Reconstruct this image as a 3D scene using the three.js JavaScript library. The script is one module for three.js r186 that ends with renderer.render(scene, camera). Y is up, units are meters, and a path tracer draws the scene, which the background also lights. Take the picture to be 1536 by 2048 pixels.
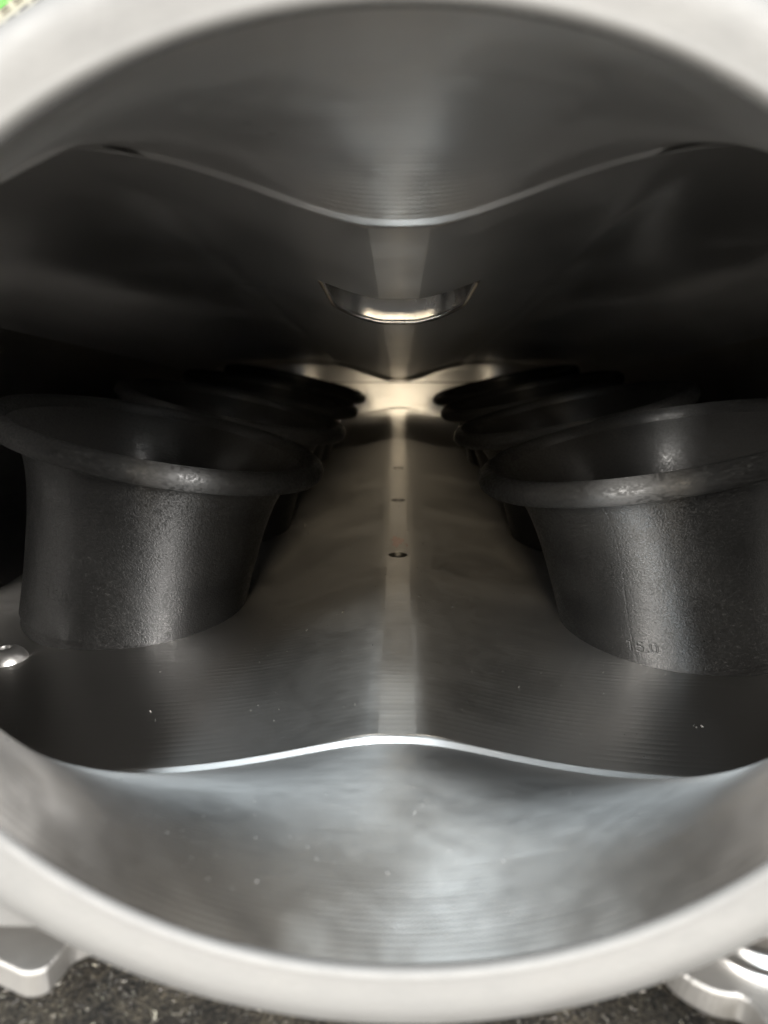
import * as THREE from 'three';
import { mergeGeometries } from 'three/addons/utils/BufferGeometryUtils.js';
import { RoundedBoxGeometry } from 'three/addons/geometries/RoundedBoxGeometry.js';
import { RectAreaLightUniformsLib } from 'three/addons/lights/RectAreaLightUniformsLib.js';

// ------------------------------------------------------------ camera, surroundings, lamps, exposure
const MM = 0.001;
const scene = new THREE.Scene();
const camera = new THREE.PerspectiveCamera(69, 0.75, 0.01, 20);
camera.position.set(0, 0.090, 0);
{
  const p = THREE.MathUtils.degToRad(13), y = THREE.MathUtils.degToRad(1.115);
  camera.lookAt(-Math.sin(y) * Math.cos(p), 0.090 - Math.sin(p), -Math.cos(y) * Math.cos(p));
}
camera.focus = 0.235;                    // the near velocity stacks are sharp, the mouth is not
camera.userData.fStop = 14;

RectAreaLightUniformsLib.init();
scene.background = new THREE.Color(0.15, 0.16, 0.18);
const renderer = new THREE.WebGLRenderer({ antialias: true });
renderer.setSize(768, 1024);
renderer.toneMapping = THREE.LinearToneMapping;
renderer.toneMappingExposure = 1.28;
renderer.shadowMap.enabled = true;

// a flat workshop lamp: frame, glowing face, and an area light of the same size just in front of the face
function lampPanel(name, label, pos, target, w, h, color, strength) {
  const g = new THREE.Group(); g.name = name; g.position.set(...pos);
  g.userData = { label, category: 'lamp' };
  scene.add(g);
  g.lookAt(...target);
  const frame = new THREE.Mesh(new RoundedBoxGeometry(w + 0.04, h + 0.04, 0.03, 2, 0.008), new THREE.MeshStandardMaterial({ color: 0xdddddd, roughness: 0.5 }));
  frame.name = 'lamp_frame'; frame.position.z = -0.02; g.add(frame);
  const c = new THREE.Color(...color);
  const face = new THREE.Mesh(new THREE.PlaneGeometry(w, h), new THREE.MeshStandardMaterial({ color: 0x000000, emissive: c, emissiveIntensity: 0.8 }));
  face.name = 'lamp_diffuser'; face.position.z = 0.001; g.add(face);
  const l = new THREE.RectAreaLight(c, strength, w, h);
  l.position.z = 0.004; l.lookAt(0, 0, 1);
  l.rotation.set(0, Math.PI, 0);
  l.name = 'lamp_light'; g.add(l);
  return g;
}
lampPanel('ceiling_lamp', 'long cool white lamp panel high above the manifold', [-0.22, 1.5, 1.1], [-0.02, 0, -0.1], 0.15, 1.2, [0.82, 0.93, 1.0], 44);
lampPanel('warm_lamp', 'warm white lamp panel behind the camera facing the mouth', [-0.02, 0.36, 1.5], [0, 0.08, -0.2], 0.26, 0.42, [1.0, 0.83, 0.58], 22);
lampPanel('side_lamp', 'tall pale lamp panel to the left of the manifold', [-0.95, 0.38, 0.92], [0, 0.06, -0.1], 0.6, 0.48, [1.0, 0.96, 0.90], 32);
lampPanel('window_lamp', 'pale lamp panel up to the right of the manifold', [1.0, 0.5, 0.95], [0, 0.06, -0.1], 0.36, 0.5, [1.0, 0.97, 0.93], 66);

// ------------------------------------------------------------ helpers
let seed = 7;
const rnd = () => { seed = (seed + 0x6d2b79f5) | 0; let t = Math.imul(seed ^ (seed >>> 15), 1 | seed); t = (t + Math.imul(t ^ (t >>> 7), 61 | t)) ^ t; return ((t ^ (t >>> 14)) >>> 0) / 4294967296; };
const clamp = (x, a, b) => Math.min(b, Math.max(a, x)), lerp = (a, b, t) => a + (b - a) * t;
const sstep = (a, b, x) => { const t = clamp((x - a) / (b - a), 0, 1); return t * t * (3 - 2 * t); };
function monotone(pts) {                 // smooth curve through (x, y) pairs
  const n = pts.length, m = [];
  for (let i = 0; i < n; i++) {
    const s0 = i ? (pts[i][1] - pts[i - 1][1]) / (pts[i][0] - pts[i - 1][0]) : null, s1 = i < n - 1 ? (pts[i + 1][1] - pts[i][1]) / (pts[i + 1][0] - pts[i][0]) : null;
    m.push(s0 === null ? 0 : s1 === null ? s0 : s0 * s1 <= 0 ? 0 : 2 * s0 * s1 / (s0 + s1));
  }
  return (x) => {
    x = clamp(x, pts[0][0], pts[n - 1][0]);
    let i = 0; while (i < n - 2 && x > pts[i + 1][0]) i++;
    const h = pts[i + 1][0] - pts[i][0], t = (x - pts[i][0]) / h, t2 = t * t, t3 = t2 * t;
    return (2 * t3 - 3 * t2 + 1) * pts[i][1] + (t3 - 2 * t2 + t) * h * m[i] + (-2 * t3 + 3 * t2) * pts[i + 1][1] + (t3 - t2) * h * m[i + 1];
  };
}
// tileable value noise
function noise2(w, h, cells, sd) {
  const cy = Math.max(1, Math.round(cells * h / w)), g = new Float32Array(cells * cy);
  const keep = seed; seed = sd; for (let i = 0; i < g.length; i++) g[i] = rnd(); seed = keep;
  const out = new Float32Array(w * h);
  for (let y = 0; y < h; y++) for (let x = 0; x < w; x++) {
    const fx = x / w * cells, fy = y / h * cy, x0 = Math.floor(fx), y0 = Math.floor(fy);
    let u = fx - x0, v = fy - y0; u = u * u * (3 - 2 * u); v = v * v * (3 - 2 * v);
    const a = g[(y0 % cy) * cells + x0 % cells], b = g[(y0 % cy) * cells + (x0 + 1) % cells], c = g[((y0 + 1) % cy) * cells + x0 % cells], d = g[((y0 + 1) % cy) * cells + (x0 + 1) % cells];
    out[y * w + x] = lerp(lerp(a, b, u), lerp(c, d, u), v);
  }
  return out;
}
function greyTexture(w, h, f, rx = 1, ry = 1, srgb = false) {
  const d = new Uint8Array(w * h * 4);
  for (let y = 0; y < h; y++) for (let x = 0; x < w; x++) {
    const v = f(x, y), i = (y * w + x) * 4;
    if (Array.isArray(v)) for (let c = 0; c < 3; c++) d[i + c] = clamp(Math.round(v[c] * 255), 0, 255);
    else d[i] = d[i + 1] = d[i + 2] = clamp(Math.round(v * 255), 0, 255);
    d[i + 3] = 255;
  }
  const t = new THREE.DataTexture(d, w, h, THREE.RGBAFormat);
  t.wrapS = t.wrapT = THREE.RepeatWrapping; t.magFilter = THREE.LinearFilter; t.minFilter = THREE.LinearFilter;
  if (srgb) t.colorSpace = THREE.SRGBColorSpace;
  t.repeat.set(rx, ry); t.needsUpdate = true;
  return t;
}
// a sheet from a grid of points: at(i, j) -> {p:[x,y,z] in mm, uv:[metres]}
function sheet(ni, nj, at, flip = false) {
  const pos = [], uv = [], idx = [];
  for (let j = 0; j <= nj; j++) for (let i = 0; i <= ni; i++) {
    const q = at(i / ni, j / nj);
    pos.push(q[0] * MM, q[1] * MM, q[2] * MM); uv.push(q[3] * MM, q[4] * MM);
  }
  for (let j = 0; j < nj; j++) for (let i = 0; i < ni; i++) {
    const a = j * (ni + 1) + i, b = a + 1, c = a + ni + 1, d = c + 1;
    if (flip) idx.push(a, c, b, b, c, d); else idx.push(a, b, c, b, d, c);
  }
  const g = new THREE.BufferGeometry();
  g.setAttribute('position', new THREE.Float32BufferAttribute(pos, 3)); g.setAttribute('uv', new THREE.Float32BufferAttribute(uv, 2)); g.setIndex(idx);
  g.computeVertexNormals();
  return g;
}
function part(name, geometry, material, parent, extra) {
  const m = new THREE.Mesh(geometry, material); m.name = name; m.castShadow = m.receiveShadow = true;
  if (extra) m.userData = extra;
  parent.add(m); return m;
}
const used = {};
function thing(name, label, category, group) {
  const o = new THREE.Group(); o.name = used[name] ? `${name}_${String(used[name]).padStart(3, '0')}` : name; used[name] = (used[name] || 0) + 1;
  o.userData = { label, category }; if (group) o.userData.group = group;
  scene.add(o); return o;
}

// ------------------------------------------------------------ materials
// milled aluminium: cusps left by a ball cutter run across u, one every 2.5 mm along v, with finer lines and a little waviness
const RELIEF = 1024;                      // one tile is 120 mm x 120 mm, heights in metres
const w1 = noise2(RELIEF, RELIEF, 6, 11), w2 = noise2(RELIEF, RELIEF, 13, 12), w3 = noise2(RELIEF, RELIEF, 30, 13), patch = noise2(RELIEF, RELIEF, 9, 14), lineNoise = Array.from({ length: RELIEF }, () => rnd());
function relief(step, cusp, wave) {        // cutter cusps every step mm along v, uneven and patchy, on a slightly wavy surface
  const n = Math.round(120 / step), jit = Array.from({ length: n }, () => 0.45 + 0.9 * rnd()), d = new Float32Array(RELIEF * RELIEF * 4);
  for (let y = 0; y < RELIEF; y++) for (let x = 0; x < RELIEF; x++) {
    const i = y * RELIEF + x, f = y / RELIEF * n, k = Math.floor(f), t = f - k - 0.5;
    const h = cusp * 4 * t * t * jit[k % n] * (0.35 + 1.1 * patch[i]) + 0.06 * cusp * lineNoise[y] + wave * (1.0 * w1[i] + 0.35 * w2[i] + 0.06 * w3[i]);
    d[i * 4] = d[i * 4 + 1] = d[i * 4 + 2] = h; d[i * 4 + 3] = 1;
  }
  const t = new THREE.DataTexture(d, RELIEF, RELIEF, THREE.RGBAFormat, THREE.FloatType);
  t.wrapS = t.wrapT = THREE.RepeatWrapping; t.magFilter = t.minFilter = THREE.LinearFilter; t.repeat.set(1 / 0.12, 1 / 0.12); t.needsUpdate = true;
  return t;
}
const smudge = noise2(512, 512, 6, 21), smudge2 = noise2(512, 512, 40, 22), smudge3 = noise2(512, 512, 160, 23);
const scratch = new Float32Array(512 * 512);
for (let k = 0; k < 260; k++) {           // hair scratches
  let x = rnd() * 512, y = rnd() * 512; const a = rnd() * 6.28, n = 8 + rnd() * 60, dep = (rnd() - 0.5) * 0.1;
  for (let i = 0; i < n; i++) { x += Math.cos(a + i * 0.004); y += Math.sin(a + i * 0.004); scratch[((Math.floor(y) + 1024) % 512) * 512 + (Math.floor(x) + 1024) % 512] = dep; }
}
const roughTexture = greyTexture(512, 512, (x, y) => {
  const i = y * 512 + x;
  return clamp(0.9 + 0.22 * (smudge[i] - 0.5) + 0.07 * (smudge2[i] - 0.5) + 0.03 * (smudge3[i] - 0.5) + scratch[i], 0, 1);
}, 1 / 0.12, 1 / 0.12);
const gr1 = noise2(512, 512, 128, 61), gr2 = noise2(512, 512, 40, 62);
const grainRelief = greyTexture(512, 512, (x, y) => 0.5 * gr1[y * 512 + x] + 0.4 * gr2[y * 512 + x], 1 / 0.03, 1 / 0.03);
const alu = (o) => new THREE.MeshPhysicalMaterial({ color: new THREE.Color().setRGB(0.735, 0.72, 0.70), metalness: 1, roughness: 0.36, roughnessMap: roughTexture, ...o });
const M = {
  milled: alu({ bumpMap: relief(2.5, 0.00005, 0.00004), bumpScale: 1, roughness: 0.365, anisotropy: 0.94, anisotropyRotation: Math.PI / 2 }),
  throat: alu({ bumpMap: relief(1.7, 0.00007, 0.0006), bumpScale: 1, roughness: 0.36, anisotropy: 0.96, anisotropyRotation: Math.PI / 2 }),
  plain: alu({}),
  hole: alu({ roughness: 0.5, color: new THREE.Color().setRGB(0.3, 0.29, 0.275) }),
  wall: alu({ roughness: 0.3 }),
  ceiling: null,
  polished: alu({ roughness: 0.3 }),
  tab: alu({ roughness: 0.6, color: new THREE.Color().setRGB(0.52, 0.51, 0.495), bumpMap: (() => { const t = relief(2.5, 0.00006, 0); t.rotation = Math.PI / 2 - 0.15; t.repeat.set(3 / 0.12, 3 / 0.12); return t; })(), bumpScale: 1 }),
  bevel: alu({ roughness: 0.42 }),
  satin: alu({ bumpMap: grainRelief, bumpScale: 0.00003, roughness: 0.86, color: new THREE.Color().setRGB(0.325, 0.324, 0.32) }),
  casing: alu({ roughness: 0.8 }),
  dark: new THREE.MeshStandardMaterial({ color: new THREE.Color().setRGB(0.02, 0.02, 0.02), roughness: 0.8 }),
};

M.ceiling = M.milled.clone(); M.ceiling.roughness = 0.37; M.ceiling.anisotropy = 0.86;
M.flank = M.milled.clone(); M.flank.anisotropy = 0.92;

// ------------------------------------------------------------ the manifold
const manifold = thing('intake_manifold', 'milled bare aluminium intake plenum, open oval mouth towards the viewer', 'intake manifold');
const ZF = -158, ZB = -720, XW = 172;
const floorY = monotone([[0, 0], [4.4, 0], [5.6, -0.03], [7, -0.14], [9, -0.46], [12, -1.1], [16, -2.0], [23, -3.7], [36, -6.5], [50, -8.6], [75, -10.6], [102, -11.4], [135, -12.8], [172, -14.5]]);
const ceilBase = monotone([[0, 0], [6.2, 0], [6.8, 0.05], [8, 0.22], [11, 0.9], [16, 2.25], [25, 5.4], [35, 9.1], [48, 12.8], [63, 14.8], [90, 16], [130, 15.4], [148, 13.5], [160, 10], [168, 5], [172, 0]]);
const ceilRise = (x) => ceilBase(x);
const ceilMid = (z) => z > ZF ? 112 : 112 - (-158 - z) * (112 - 55) / (720 - 158);
const ceilY = (x, z) => ceilMid(z) + ceilRise(Math.abs(x)) + 0.9 * sstep(162, 215, -z) * Math.exp(-Math.pow((Math.abs(x) - 60) / 3.5, 2));   // with a shallow cutter run-out along each flank
const wallZ = (x) => ZB + 80 * Math.pow(Math.max(0, Math.abs(x) - 62) / 110, 3);
// floor: a flat land with three holes along the crest, a flank on each side
{
  const HOLES = [-308, -420.5, -531], LW = 4.4, z0 = ZF - 0.4, z1 = -693;
  const s = new THREE.Shape([[-LW, z0], [LW, z0], [LW, z1], [-LW, z1]].map(([x, z]) => new THREE.Vector2(x * MM, -z * MM)));
  for (const h of HOLES) { const p = new THREE.Path(); p.absarc(0, -h * MM, 4.1 * MM, 0, Math.PI * 2, true); s.holes.push(p); }
  const land = new THREE.ShapeGeometry(s, 40);
  land.rotateX(-Math.PI / 2);            // shape y becomes -z
  const pieces = [];
  for (const side of [-1, 1]) pieces.push(sheet(90, 120, (u, v) => {
    const x = lerp(LW, XW, Math.pow(u, 1.8)), z = lerp(lerp(z0, -130, sstep(95, 130, x)), Math.max(z1, wallZ(x) + 27), v);
    return [side * x, floorY(x), z, side * x, z];
  }, side < 0));
  for (const g of pieces) { if (!g.index) g.setIndex([...Array(g.attributes.position.count).keys()]); }
  part('floor_crest', land, M.milled, manifold);
  part('plenum_floor', mergeGeometries(pieces), M.flank, manifold);
  for (const h of HOLES) {
    const wall = new THREE.LatheGeometry([[4.1, -0.02], [4.1, -12], [0.02, -12]].map(([r, y]) => new THREE.Vector2(r * MM, y * MM)), 40);
    const m = part('bolt_hole', wall, M.hole, manifold); m.position.set(0, 0, h * MM);
  }
}
// faint red marking-out dye on the crest beyond the first hole
{
  const s = new THREE.Shape(), N = 40;
  for (let i = 0; i < N; i++) { const a = i / N * 2 * Math.PI, q = 1 + 0.22 * Math.sin(3 * a + 1) + 0.14 * Math.sin(7 * a) + 0.1 * Math.sin(11 * a + 2), x = -0.4 + 2.5 * q * Math.cos(a), y = 330 + 8.5 * q * Math.sin(a); i ? s.lineTo(x * MM, y * MM) : s.moveTo(x * MM, y * MM); }
  const arc = new THREE.Shape(); arc.absarc(0, 323 * MM, 4.5 * MM, -0.5, 1.0, false); arc.absarc(0, 323 * MM, 3.8 * MM, 0.9, -0.4, true);
  const g = mergeGeometries([new THREE.ShapeGeometry(s), new THREE.ShapeGeometry(arc)]); g.rotateX(-Math.PI / 2); g.translate(0, 0.06 * MM, 0);
  part('red_mark', g, alu({ color: new THREE.Color().setRGB(0.66, 0.51, 0.475), roughness: 0.38, anisotropy: 0.97, anisotropyRotation: Math.PI / 2 }), manifold, { label: 'faint red dye mark on the crest beside the nearest hole' });
}
// end wall: quarter-round fillet up from the floor, lower half, a split line, upper half
{
  const R = 27, wx = (u) => lerp(-XW, XW, u);
  part('end_wall_lower', sheet(120, 40, (u, v) => {
    const x = wx(u), zw = wallZ(x), f = floorY(Math.abs(x));
    if (v < 0.6) { const a = v / 0.6 * Math.PI / 2; return [x, f + R * (1 - Math.cos(a)), zw + R - R * Math.sin(a), x, f + R * a]; }
    const y = lerp(f + R, 50.3, (v - 0.6) / 0.4); return [x, y, zw, x, y];
  }), M.milled, manifold);
  part('split_line', sheet(120, 3, (u, v) => {
    const x = wx(u), zw = wallZ(x), k = [[50.3, 0], [50.4, -1.2], [51.0, -1.2], [51.1, 0.25]][Math.round(v * 3)];
    return [x, k[0], zw + k[1], x, k[0]];
  }), M.dark, manifold);
  part('end_wall_upper', sheet(120, 20, (u, v) => {
    const x = wx(u), top = ceilY(x, ZB), r = 4.5;
    if (v < 0.4) { const y = lerp(51.1, Math.max(51.2, top - r), v / 0.4); return [x, y, wallZ(x) + 0.25, x, y]; }
    const a = (v - 0.4) / 0.6 * Math.PI / 2, rr = Math.min(r, top - 51.2); return [x, top - rr + rr * Math.sin(a), wallZ(x) + 0.25 + rr * (1 - Math.cos(a)), x, top + rr * a];
  }), M.milled, manifold);
}
// ceiling: dips to a ridge along the middle; an angular pocket is cut up into the ridge
{
  const P0 = -248, P1 = -312, TOP = 17, hw = (z) => z > -299 ? 26 : 13 + 13 * Math.sqrt(Math.max(0, 1 - Math.pow((-299 - z) / 13, 2)));
  const band = (z0, z1, n, inner) => [-1, 1].map((side) => sheet(100, n, (u, v) => {
    const a = inner ? hw(lerp(z0, z1, v)) : 6.2, x = lerp(a, XW, Math.pow(u, 1.8)), z = lerp(z0 === -128 ? lerp(-158.4, -126, sstep(45, 95, x)) : z0, z1, v);
    return [side * x, ceilY(x, z), Math.max(z, wallZ(x) + 3), side * x, z];
  }, side > 0));
  part('plenum_ceiling', mergeGeometries([...band(-128, P0, 40, false), ...band(P0, P1, 32, true), ...band(P1, ZB + 5, 90, false)]), M.ceiling, manifold);
  part('ceiling_crest', mergeGeometries([[-158.4, P0], [P1, ZB + 4]].map(([z0, z1]) => sheet(4, 40, (u, v) => { const x = lerp(-6.2, 6.2, u), z = lerp(z0, z1, v); return [x, ceilY(x, z), z, x, z]; }))), M.milled, manifold);
  // the pocket: walls round its outline, with a chamfer at the lower edge of the back wall, and a roof
  const outline = [], RC = 13, HW = 26;
  for (let i = 0; i <= 20; i++) outline.push([lerp(-HW, HW, i / 20), P0]);
  for (let i = 1; i <= 10; i++) outline.push([HW, lerp(P0, P1 + RC, i / 10)]);
  for (let i = 1; i <= 14; i++) { const a = i / 14 * Math.PI / 2; outline.push([HW - RC + RC * Math.cos(a), P1 + RC - RC * Math.sin(a)]); }
  for (let i = 1; i <= 30; i++) outline.push([lerp(HW - RC, -(HW - RC), i / 30), P1]);
  for (let i = 1; i <= 14; i++) { const a = i / 14 * Math.PI / 2; outline.push([-(HW - RC) - RC * Math.sin(a), P1 + RC - RC * Math.cos(a)]); }
  for (let i = 1; i <= 10; i++) outline.push([-HW, lerp(P1 + RC, P0, i / 10)]);
  const n = outline.length - 1, inset = (i, d) => {   // the outline moved d mm into the pocket
    const p = outline[Math.max(0, i - 1)], q = outline[Math.min(n, i + 1)], tx = q[0] - p[0], tz = q[1] - p[1], l = Math.hypot(tx, tz);
    return [outline[i][0] + d * tz / l, outline[i][1] - d * tx / l];
  };
  part('pocket_wall', sheet(n, 8, (u, v) => {
    const i = Math.round(u * n), [x, z] = outline[i], low = ceilY(x, z) + (i > 20 ? 1.6 : 0), y = lerp(low, ceilY(HW, z) + TOP, v);
    return [x, y, z, i * 2, y];
  }), M.polished, manifold);
  const rs = new THREE.Shape(outline.map(([x, z]) => new THREE.Vector2(x * MM, z * MM))), roof = new THREE.ShapeGeometry(rs); roof.rotateX(Math.PI / 2); roof.translate(0, (ceilY(HW, -280) + TOP - 1) * MM, 0);
  part('pocket_roof', roof, M.plain, manifold);
  // rounded bead along the lower edge of the pocket's sides and back
  const m0 = 21, m1 = n;
  part('pocket_bead', sheet(m1 - m0, 8, (u, v) => {
    const i = m0 + Math.round(u * (m1 - m0)), a = v * Math.PI, d = 1.3 * Math.sin(a), [x, z] = inset(i, d), b = ceilY(...outline[i]);
    return [x, b + 0.9 - 1.0 * Math.cos(a) - 0.1, z, i * 2, v * 3];
  }), M.polished, manifold);
}
// side walls
for (const side of [-1, 1]) part('plenum_side_wall', sheet(80, 20, (u, v) => {
  const z = lerp(-128, wallZ(XW) - 0.5, u), a = floorY(XW) - 0.3, b = ceilY(XW, z) + 0.3, y = lerp(a, b, v);
  return [side * (XW + 12 * Math.sin(Math.PI * v) - 0.2), y, z, z, y];
}, side < 0), M.ceiling, manifold);
// throat: from the oval mouth over a narrower waist out to the plenum's own section
const MOUTH = { z: -85, cy: 65, a: 68, b: 58 }, WAIST = { z: -112, cy: 66, a: 88, b: 60.6 };
const onOval = (o, t) => [o.a * Math.cos(t), o.cy + o.b * Math.sin(t)];
function plenumSection(dx, dy) {          // where a ray from the middle of the section meets it
  let lo = 0, hi = 260;
  for (let k = 0; k < 40; k++) {
    const m = (lo + hi) / 2, x = dx * m, y = 60 + dy * m, inside = Math.abs(x) < XW && y > floorY(Math.min(XW, Math.abs(x))) && y < ceilY(Math.min(XW, Math.abs(x)), ZF);
    if (inside) lo = m; else hi = m;
  }
  return [dx * lo, 60 + dy * lo];
}
const NT = 360;
let throatAt;
{
  const angleOf = (i) => i / NT * Math.PI * 2, ends = [];
  for (let i = 0; i <= NT; i++) {
    const [wx, wy] = onOval(WAIST, angleOf(i)), d = Math.hypot(wx * 1.12, wy - 60);
    ends.push(plenumSection(wx * 1.12 / d, (wy - 60) / d));
  }
  for (let pass = 0; pass < 60; pass++) {  // the section's corners are well rounded where the throat meets them
    const old = ends.map((p) => [...p]);
    for (let i = 0; i <= NT; i++) { const k = sstep(110, 150, Math.abs(old[i][0])) * 0.5, a = old[(i + NT - 1) % NT], b = old[(i + 1) % NT]; for (const c of [0, 1]) ends[i][c] = lerp(old[i][c], (a[c] + b[c]) / 2, k); }
    ends[NT] = [...ends[0]];
  }
  const joint = ends.map((p) => [...p]);     // where floor and ceiling begin
  for (let pass = 0; pass < 26; pass++) {
    const old = ends.map((p) => [...p]);
    for (let i = 0; i <= NT; i++) { const a = old[(i + NT - 1) % NT], b = old[(i + 1) % NT]; for (const c of [0, 1]) ends[i][c] = lerp(old[i][c], (a[c] + b[c]) / 2, 0.5); }
    ends[NT] = [...ends[0]];
  }
  const section = ends.map((p) => [...p]);   // the throat ends 1.5 mm outside this outline, a bevel joins the two
  for (let i = 0; i <= NT; i++) { const a = section[(i + NT - 1) % NT], b = section[(i + 1) % NT], nx = b[1] - a[1], ny = a[0] - b[0], l = Math.hypot(nx, ny); ends[i] = [section[i][0] + 1.2 * nx / l, section[i][1] + 1.2 * ny / l]; }
  let arc = 0; const arcs = [0];
  for (let i = 1; i <= NT; i++) { const p = onOval(WAIST, angleOf(i)), q = onOval(WAIST, angleOf(i - 1)); arc += Math.hypot(p[0] - q[0], p[1] - q[1]); arcs.push(arc); }
  const rows = 48;
  const throatPoint = (i, v) => {
    const t = angleOf(i), m = onOval(MOUTH, t), w = onOval(WAIST, t), e = ends[i];
    // quadratic through mouth, waist and end, in z
    const z = lerp(MOUTH.z, ZF + 1.0, v), vw = (WAIST.z - MOUTH.z) / (ZF + 1.0 - MOUTH.z);
    const c = (k) => { const A = m[k], B = w[k], C = e[k]; return A * (v - vw) * (v - 1) / (vw) + B * v * (v - 1) / (vw * (vw - 1)) + C * v * (v - vw) / (1 - vw); };
    return [c(0), c(1), z, arcs[i], -z * 1.35];
  };
  throatAt = (t, v) => throatPoint(Math.round(t / (2 * Math.PI) * NT) % NT, v);
  part('inlet_throat', sheet(NT, rows, (u, v) => throatPoint(Math.round(u * NT), v)), M.throat, manifold);
  // bevelled edge where the throat runs out into the plenum
  part('throat_edge', sheet(NT, 8, (u, v) => {
    const i = Math.round(u * NT), [x, y] = ends[i], [x1, y1] = section[i], [x2, y2] = joint[i], q = v < 0.75 ? v / 0.75 : 1, w = Math.max(0, v - 0.75) / 0.25;
    return [w ? lerp(x1, x2, w) : lerp(x, x1, q), w ? lerp(y1, y2, w) : lerp(y, y1, q), ZF + 1.0 - 1.05 * q - 0.7 * w, arcs[i], v * 3];
  }), M.bevel, manifold);
}
// mouth lip: a rounded oval ring, then the flange plate set back behind it
{
  const prof = [[0, -85.3]];
  for (let k = 0; k <= 8; k++) { const a = k / 8 * Math.PI / 2; prof.push([1.5 * (1 - Math.cos(a)), -85 + 1.5 * Math.sin(a)]); }
  prof.push([3.2, -82.9], [4.6, -82.45]);
  for (let k = 0; k <= 8; k++) { const a = k / 8 * Math.PI / 2; prof.push([5.6 + 3.4 * Math.sin(a), -82.4 - 3.4 * (1 - Math.cos(a))]); }
  prof.push([9, -90.5]);
  const n = prof.length - 1;
  part('mouth_lip', sheet(NT, n, (u, v) => {
    const t = u * Math.PI * 2, [o, z] = prof[Math.round(v * n)];
    const nx = Math.cos(t) / MOUTH.a, ny = Math.sin(t) / MOUTH.b, l = Math.hypot(nx, ny), p = onOval(MOUTH, t);
    return [p[0] + nx / l * o, p[1] + ny / l * o, z, t * 63, o + v * 20];
  }, true), M.satin, manifold);
}
{
  // flange plate: its lower edge hugs the lip between the feet
  const P = [];
  for (let i = 0; i <= 24; i++) { const x = lerp(-42, 42, i / 24); P.push([x, 65 - 68.2 * Math.sqrt(1 - (x / 78.3) ** 2)]); }
  P.push([106, 7.8], [112, 14], [112, 90], [88, 125], [62, 143], [36, 154], [-10, 148], [-20, 134.1], [-112, 92.4], [-112, 14], [-106, 7.8]);
  const s = new THREE.Shape(P.map(([x, y]) => new THREE.Vector2(x * MM, y * MM)));
  const hole = new THREE.Path(); hole.absellipse(0, 65 * MM, 76.6 * MM, 66.6 * MM, 0, Math.PI * 2, true); s.holes.push(hole);
  const g = new THREE.ExtrudeGeometry(s, { depth: 4 * MM, bevelEnabled: true, bevelSize: 0.3 * MM, bevelThickness: 0.6 * MM, bevelSegments: 3, curveSegments: 120 });
  g.translate(0, 0, -95 * MM);
  part('flange', g, M.satin, manifold);
  // raised step round the upper part of the flange
  const step = sheet(200, 8, (u, v) => {
    const t = lerp(-0.15, Math.PI / 2 + 0.25, u), k = [[15, -90.6], [15, -88.4], [15.6, -87.5], [17, -87], [25, -87], [26.6, -87.5], [27.4, -88.6], [27.4, -90], [27.4, -90.6]][Math.round(v * 8)];
    return [(68 + k[0]) * Math.cos(t), 65 + (58 + k[0]) * Math.sin(t), k[1], t * 63, k[0]];
  }, true);
  part('flange_step', step, M.satin, manifold);
}
// casing round the plenum, so that light comes in through the mouth alone
{
  const box = (x0, x1, y0, y1, z0, z1) => { const g = new RoundedBoxGeometry((x1 - x0) * MM, (y1 - y0) * MM, (z1 - z0) * MM, 2, 2 * MM); g.translate((x0 + x1) / 2 * MM, (y0 + y1) / 2 * MM, (z0 + z1) / 2 * MM); return g; };
  part('casing', mergeGeometries([
    box(-196, 196, -19.2, -15.5, -740, -122), box(-196, 196, 150, 156, -740, -122), box(-196, -187, -15, 149.5, -740, -122), box(187, 196, -15, 149.5, -740, -122), box(-186.5, 186.5, -15, 149.5, -740, -730),
    box(-186.5, -112, -15, 149.5, -127, -122), box(112, 186.5, -15, 149.5, -127, -122),
    box(-12, 112, 154.2, 158, -127, -96), box(-112, -108, 15, 92, -121.8, -96), box(108, 112, 15, 149.4, -121.8, -96),
  ]), M.casing, manifold);
  const neck = [[-12, 153], [-10.5, 147], [-20.5, 133], [-112, 91.4]];   // slanted shoulder between flange and casing
  part('casing_shoulder', sheet(3, 2, (u, v) => { const [x, y] = neck[Math.round(u * 3)]; return [x, y, lerp(-94.5, -124, v), u * 120, v * 30]; }), M.casing, manifold);
}
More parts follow.
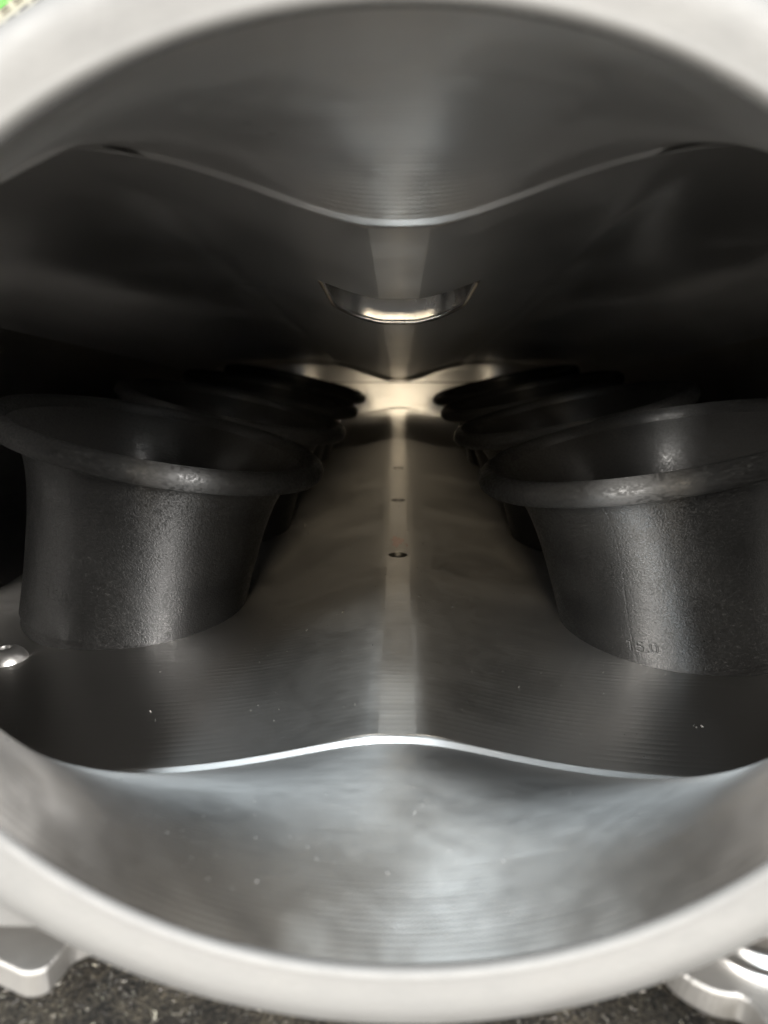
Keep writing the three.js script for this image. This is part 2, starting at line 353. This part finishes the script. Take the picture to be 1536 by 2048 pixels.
// mounting tabs: flat feet at both lower corners
{
  const tabShape = (pts) => { const s = new THREE.Shape(); s.moveTo(pts[0][0] * MM, pts[0][1] * MM); for (let i = 1; i < pts.length; i++) { const p = pts[i]; if (p.length === 2) s.lineTo(p[0] * MM, p[1] * MM); else s.quadraticCurveTo(p[0] * MM, p[1] * MM, p[2] * MM, p[3] * MM); } return s; };
  const ex = (s, depth) => { const g = new THREE.ExtrudeGeometry(s, { depth: depth * MM, bevelEnabled: true, bevelSize: 0.6 * MM, bevelThickness: 0.6 * MM, bevelSegments: 3, curveSegments: 20 }); g.rotateX(Math.PI / 2); return g; };
  const left = ex(tabShape([[-84, -121], [-84, -108], [-84, -107], [-60, -97.2], [-57, -95.6, -55.4, -97.2], [-54.6, -99, -54.4, -101.5], [-53.8, -104, -50, -105], [-50, -121]]), 3.8);
  left.translate(0, -6.6 * MM, 0);
  part('mounting_tab', left, M.tab, manifold);
  const right = ex(tabShape([[44, -121], [43.6, -101], [44.5, -97.5, 48.3, -95.2], [50, -94.4, 51.4, -94.6], [53, -94.2, 53.6, -92], [56, -82], [66, -70], [84, -70], [84, -121]]), 3.8);
  right.translate(0, -6.6 * MM, 0);
  part('mounting_tab', right, M.tab, manifold);
  // ringed washer boss on the right foot
  const boss = new THREE.LatheGeometry([[11.2, 0], [11.2, 0.9], [10.6, 1.4], [9.6, 1.4], [9.2, 1.0], [8.6, 1.0], [8.2, 2.2], [7.4, 2.7], [5.6, 2.7], [5.2, 2.2], [4.6, 2.2], [4.4, 1.2], [0.01, 1.2]].map(([r, y]) => new THREE.Vector2(r * MM, y * MM)), 64);
  boss.translate(60.5 * MM, -6 * MM, -106 * MM);
  part('washer_boss', boss, M.plain, manifold);
}
// small domed screw at the edge of the floor
{
  const g = new THREE.LatheGeometry([[4.8, -1.5], [4.5, 0.2], [3.9, 1.3], [2.9, 2.2], [1.7, 2.7], [1.3, 2.5], [1.1, 1.5], [0.01, 1.3]].map(([r, y]) => new THREE.Vector2(r * MM, y * MM)), 40);
  const m = part('dome_screw', g, M.bevel, manifold, { label: 'bright domed screw on the floor beside the front left stack' }); m.position.set(-129 * MM, -12.4 * MM, -226 * MM); m.rotation.z = 0.06; m.scale.setScalar(1.5);
}

// ------------------------------------------------------------ velocity stacks
const STACK = { bx: 101.5, by: -11.2, zl: -271.7, zr: -255.7, lean: 0.221, base: 0.09, H: 67, pitch: 121.5 };
const BW = 2048, BH = 640;               // outer skin: u once round, v 0..72 mm
function stackBump(textAngle, textHeight) {
  const c = document.createElement('canvas'); c.width = BW; c.height = BH;
  const x = c.getContext('2d'); x.fillStyle = '#000'; x.fillRect(0, 0, BW, BH);
  const pxu = BW / (2 * Math.PI * 41.3), pxv = BH / 72;
  x.save(); x.translate(textAngle / (2 * Math.PI) * BW, BH - textHeight * pxv); x.scale(-pxu / pxv, 1);
  x.fillStyle = '#fff'; x.font = `${5.4 * pxv}px sans-serif`; x.textAlign = 'center'; x.textBaseline = 'middle'; x.fillText('15.0', 0, 0); x.restore();
  const img = x.getImageData(0, 0, BW, BH).data;
  const g1 = noise2(BW, BH, 512, 31), g2 = noise2(BW, BH, 1000, 32), g3 = noise2(BW, BH, 60, 33), seamU = (textAngle + 0.05) / (2 * Math.PI) * BW;
  return greyTexture(BW, BH, (px, py) => {
    const i = py * BW + px, text = img[((BH - 1 - py) * BW + px) * 4] / 255, seam = Math.exp(-Math.pow((px - seamU - 6 * Math.sin(py / 90)) / 2.2, 2));
    return 0.62 + 0.10 * (g1[i] - 0.5) + 0.26 * (g2[i] - 0.5) + 0.03 * (g3[i] - 0.5) - 0.6 * text - 0.10 * seam;
  });
}
const black = new THREE.Color().setRGB(0.026, 0.0253, 0.0242);
const grainR = noise2(512, 512, 150, 41), grainS = noise2(512, 512, 12, 42);
const stackRough = greyTexture(512, 512, (x, y) => clamp(0.66 + 0.5 * (grainR[y * 512 + x] - 0.5) + 0.2 * (grainS[y * 512 + x] - 0.5), 0, 1), 4, 1.2);
const speckA = noise2(1024, 512, 340, 44), speckB = noise2(1024, 512, 14, 45);
const stackColour = greyTexture(1024, 512, (x, y) => {
  const i = y * 1024 + x, v = 0.13 + 0.05 * (speckA[i] - 0.5) + 0.05 * (speckB[i] - 0.5) + (speckA[i] > 0.92 ? 0.07 : 0);
  return [v * 1.01, v, v * 0.975];
}, 1, 1, true);
const layerNoise = Array.from({ length: 512 }, () => rnd()), layerGrain = noise2(512, 512, 128, 43);
const layerTexture = greyTexture(512, 512, (x, y) => 0.3 + 0.45 * layerNoise[y] * (0.6 + 0.4 * Math.sin(x / 70)) + 0.3 * layerGrain[y * 512 + x], 2, 1);
function stackMaterials(angle, height) {
  const o = { color: black, metalness: 0, roughness: 0.76, roughnessMap: stackRough, ior: 1.95, anisotropy: 0.88, anisotropyRotation: Math.PI / 2 };
  return {
    outer: new THREE.MeshPhysicalMaterial({ ...o, color: 0xffffff, map: stackColour, bumpMap: stackBump(angle, height), bumpScale: 0.0002 }),
    rim: new THREE.MeshPhysicalMaterial({ ...o, color: 0xffffff, map: stackColour, bumpMap: grainRelief, bumpScale: 0.00001, roughness: 0.8 }),
    inner: new THREE.MeshPhysicalMaterial({ ...o, bumpMap: layerTexture, bumpScale: 0.00012 }),
  };
}
const outerR = monotone([[-4, 40.3], [0.3, 40.3], [1.3, 41.2], [14, 41.2], [28, 41.7], [40, 42.7], [50, 44.3], [58, 46.8], [62, 49.2], [64.2, 52.4]]);
const innerR = monotone([[-4, 37.2], [0, 37.2], [20, 37.6], [40, 39], [52, 41.4], [60, 45.4], [64, 49], [66.9, 52.4]]);
const RIM = { R: 56.2, t: 3.9, h: 67 };
function stackPoint(side, h, r, a, cut) {   // h along the axis, r from it; rings turn from the floor's slope to square with the axis
  const tilt = lerp(STACK.base, STACK.lean, sstep(0, 40, h)), ax = [-side * Math.sin(STACK.lean), Math.cos(STACK.lean)];
  const dx = Math.cos(tilt), dy = side * Math.sin(tilt);
  return [ax[0] * h + r * Math.cos(a) * dx, ax[1] * h + r * Math.cos(a) * dy, r * Math.sin(a)];
}
function makeStack(side, z, name, label, textAngle, textHeight) {
  const t = thing(name, label, 'velocity stack', 'black velocity stacks in two rows inside the plenum');
  t.position.set(side * STACK.bx * MM, STACK.by * MM, z * MM);
  const m = stackMaterials(textAngle, textHeight), N = 160;
  part('stack_body', sheet(N, 60, (u, v) => { const h = lerp(-3, 64.2, v), p = stackPoint(side, h, outerR(h), u * 2 * Math.PI); return [...p, u * 1000, h / 72 * 1000]; }, true), m.outer, t);
  part('stack_rim', sheet(N, 28, (u, v) => {
    const a = lerp(-Math.PI * 0.75, Math.PI * 1.02, v), h = RIM.h + RIM.t * Math.sin(a), p = stackPoint(side, h, RIM.R + RIM.t * Math.cos(a), u * 2 * Math.PI);
    return [...p, u * 1000, (40 + v * 16) / 72 * 1000];
  }, true), m.rim, t);
  part('stack_bore', sheet(N, 40, (u, v) => { const h = lerp(66.9, -3, v), p = stackPoint(side, h, innerR(h), u * 2 * Math.PI); return [...p, u * 1000, h / 72 * 1000]; }, true), m.inner, t);
  return t;
}
const deg = (d) => d * Math.PI / 180;
const rows = [
  [-1, STACK.zl, deg(113), 16.5, ['front black velocity stack of the left row, nearest the domed screw', 'second black velocity stack of the left row, behind the front one', 'third black velocity stack of the left row, mostly hidden', 'last black velocity stack of the left row, by the bright end wall']],
  [1, STACK.zr, deg(123), 9.5, ['front black velocity stack of the right row, marked 15.0 near its foot', 'second black velocity stack of the right row, behind the marked one', 'third black velocity stack of the right row, mostly hidden', 'last black velocity stack of the right row, by the bright end wall']],
];
for (const [side, z, angle, height, labels] of rows) {
  const first = makeStack(side, z, 'velocity_stack', labels[0], angle, height);
  for (let k = 1; k < 4; k++) {
    const c = first.clone(); c.name = `velocity_stack_${String(used.velocity_stack).padStart(3, '0')}`; used.velocity_stack++;
    c.userData = { ...first.userData, label: labels[k] };
    c.position.z -= STACK.pitch * k * MM; scene.add(c);
  }
}

// ------------------------------------------------------------ worktop, fibres, flecks
{
  const n1 = noise2(512, 512, 14, 51), n2 = noise2(512, 512, 90, 52), n3 = noise2(512, 512, 256, 53);
  const tex = greyTexture(512, 512, (x, y) => { const i = y * 512 + x, v = 0.18 + 0.12 * (n1[i] - 0.5) + 0.2 * (n2[i] - 0.5) + 0.16 * (n3[i] - 0.5); return [v * 1.04, v * 0.96, v * 0.82]; }, 1 / 0.05, 1 / 0.05, true);
  const bump = greyTexture(512, 512, (x, y) => { const i = y * 512 + x; return 0.5 * n2[i] + 0.5 * n3[i]; }, 1 / 0.05, 1 / 0.05);
  const g = sheet(4, 4, (u, v) => [lerp(-3000, 3000, u), -21, lerp(2500, -3500, v), lerp(-3000, 3000, u), lerp(2500, -3500, v)]);
  const w = part('worktop_mat', g, new THREE.MeshStandardMaterial({ map: tex, roughness: 0.95, bumpMap: bump, bumpScale: 0.0006 }), scene);
  w.userData = { label: 'dark brown fibrous mat under the manifold', kind: 'structure' };
}
function scatter(name, label, category, geometry, material, count, place) {
  const m = new THREE.InstancedMesh(geometry, material, count), q = new THREE.Object3D(), c = new THREE.Color();
  for (let i = 0; i < count; i++) { const col = place(q, i); q.updateMatrix(); m.setMatrixAt(i, q.matrix); m.setColorAt(i, c.setRGB(...col)); }
  m.name = name; m.userData = { label, category, kind: 'stuff' }; m.castShadow = m.receiveShadow = true; scene.add(m); return m;
}
scatter('mat_fibres', 'short curled fibres and pale flecks covering the dark mat', 'fibres', new THREE.TorusGeometry(0.6 * MM, 0.06 * MM, 4, 7, 2.0), new THREE.MeshStandardMaterial({ roughness: 0.8 }), 16000, (q) => {
  q.position.set(lerp(-110, 110, rnd()) * MM, (-20.7 + rnd() * 0.5) * MM, lerp(-150, -60, rnd()) * MM);
  q.rotation.set(-Math.PI / 2 + (rnd() - 0.5) * 1.2, (rnd() - 0.5) * 1.2, rnd() * 6.28); const s = 0.35 + rnd() * rnd() * 1.1; q.scale.set(s, s * (0.4 + rnd()), s);
  const k = rnd(), b = k > 0.96 ? 0.55 + 0.35 * rnd() : k > 0.6 ? 0.18 + 0.22 * rnd() : 0.02 + 0.06 * rnd();
  return [b, b * (0.92 + 0.06 * rnd()), b * (0.78 + 0.14 * rnd())];
});
scatter('metal_flecks', 'tiny bright metal chips lying on the plenum floor', 'metal chips', new THREE.TetrahedronGeometry(0.30 * MM, 1), new THREE.MeshStandardMaterial({ metalness: 0.6, roughness: 0.55 }), 420, (q) => {
  const x = (rnd() - 0.5) * 170, z = lerp(-165, -420, Math.pow(rnd(), 1.2));
  q.position.set(x * MM, (floorY(Math.abs(x)) + 0.12) * MM, z * MM); q.rotation.set(rnd() * 6, rnd() * 6, rnd() * 6);
  const s = 0.15 + rnd() * rnd() * rnd() * 1.1; q.scale.set(s * (1 + rnd() * rnd() * 4), s * 0.5, s); const b = 0.2 + 0.4 * rnd(); return [b, b * 0.97, b * 0.92];
});

scatter('oil_droplets', 'tiny clear droplets and dust on the lower left of the mouth', 'droplets', new THREE.SphereGeometry(0.16 * MM, 8, 6), new THREE.MeshStandardMaterial({ roughness: 0.25 }), 70, (q) => {
  const t = lerp(Math.PI * 1.2, Math.PI * 1.5, rnd()) + (rnd() > 0.85 ? 0.5 : 0), v = lerp(0.1, 0.65, rnd()), p = throatAt(t, v);
  q.position.set(p[0] * MM, (p[1] + 0.1) * MM, p[2] * MM); q.rotation.set(0, 0, 0); q.scale.setScalar(0.4 + rnd() * rnd() * 0.9); const b = 0.12 + 0.2 * rnd(); return [b, b, b];
});

// ------------------------------------------------------------ pale ribbed fitting and green block at the upper left corner
{
  const t = thing('ribbed_fitting', 'pale ribbed fitting beyond the upper left of the flange', 'fitting');
  t.position.set(-56.3 * MM, 138.4 * MM, -125 * MM); t.rotation.set(0, 0.1, 0.61); t.scale.setScalar(0.5);
  const cream = new THREE.MeshStandardMaterial({ color: new THREE.Color().setRGB(0.27, 0.26, 0.2), roughness: 0.7 }), slot = new THREE.MeshStandardMaterial({ color: new THREE.Color().setRGB(0.02, 0.014, 0.005), roughness: 0.7 });
  part('fitting_body', new RoundedBoxGeometry(26 * MM, 6.2 * MM, 7 * MM, 4, 1.2 * MM), cream, t);
  for (const y of [2.1, 0.9, -0.9, -2.0]) for (let k = 0; k < 5; k++) {
    const m = part('rib_slot', new RoundedBoxGeometry(3.2 * MM, 0.7 * MM, 0.8 * MM, 1, 0.25 * MM), slot, t); m.position.set((-9.6 + k * 4.8) * MM, y * MM, 3.3 * MM);
  }
  const g = new THREE.Mesh(new RoundedBoxGeometry(20 * MM, 14 * MM, 10 * MM, 3, 2 * MM), new THREE.MeshStandardMaterial({ color: new THREE.Color().setRGB(0.05, 0.42, 0.02), roughness: 0.4 }));
  g.name = 'green_block'; g.position.set(-59.3 * MM, 142.9 * MM, -128 * MM); g.rotation.z = 0.61; g.scale.setScalar(0.45); g.castShadow = true;
  g.userData = { label: 'bright green block behind the pale ribbed fitting', category: 'block' }; scene.add(g);
}
renderer.render(scene, camera);
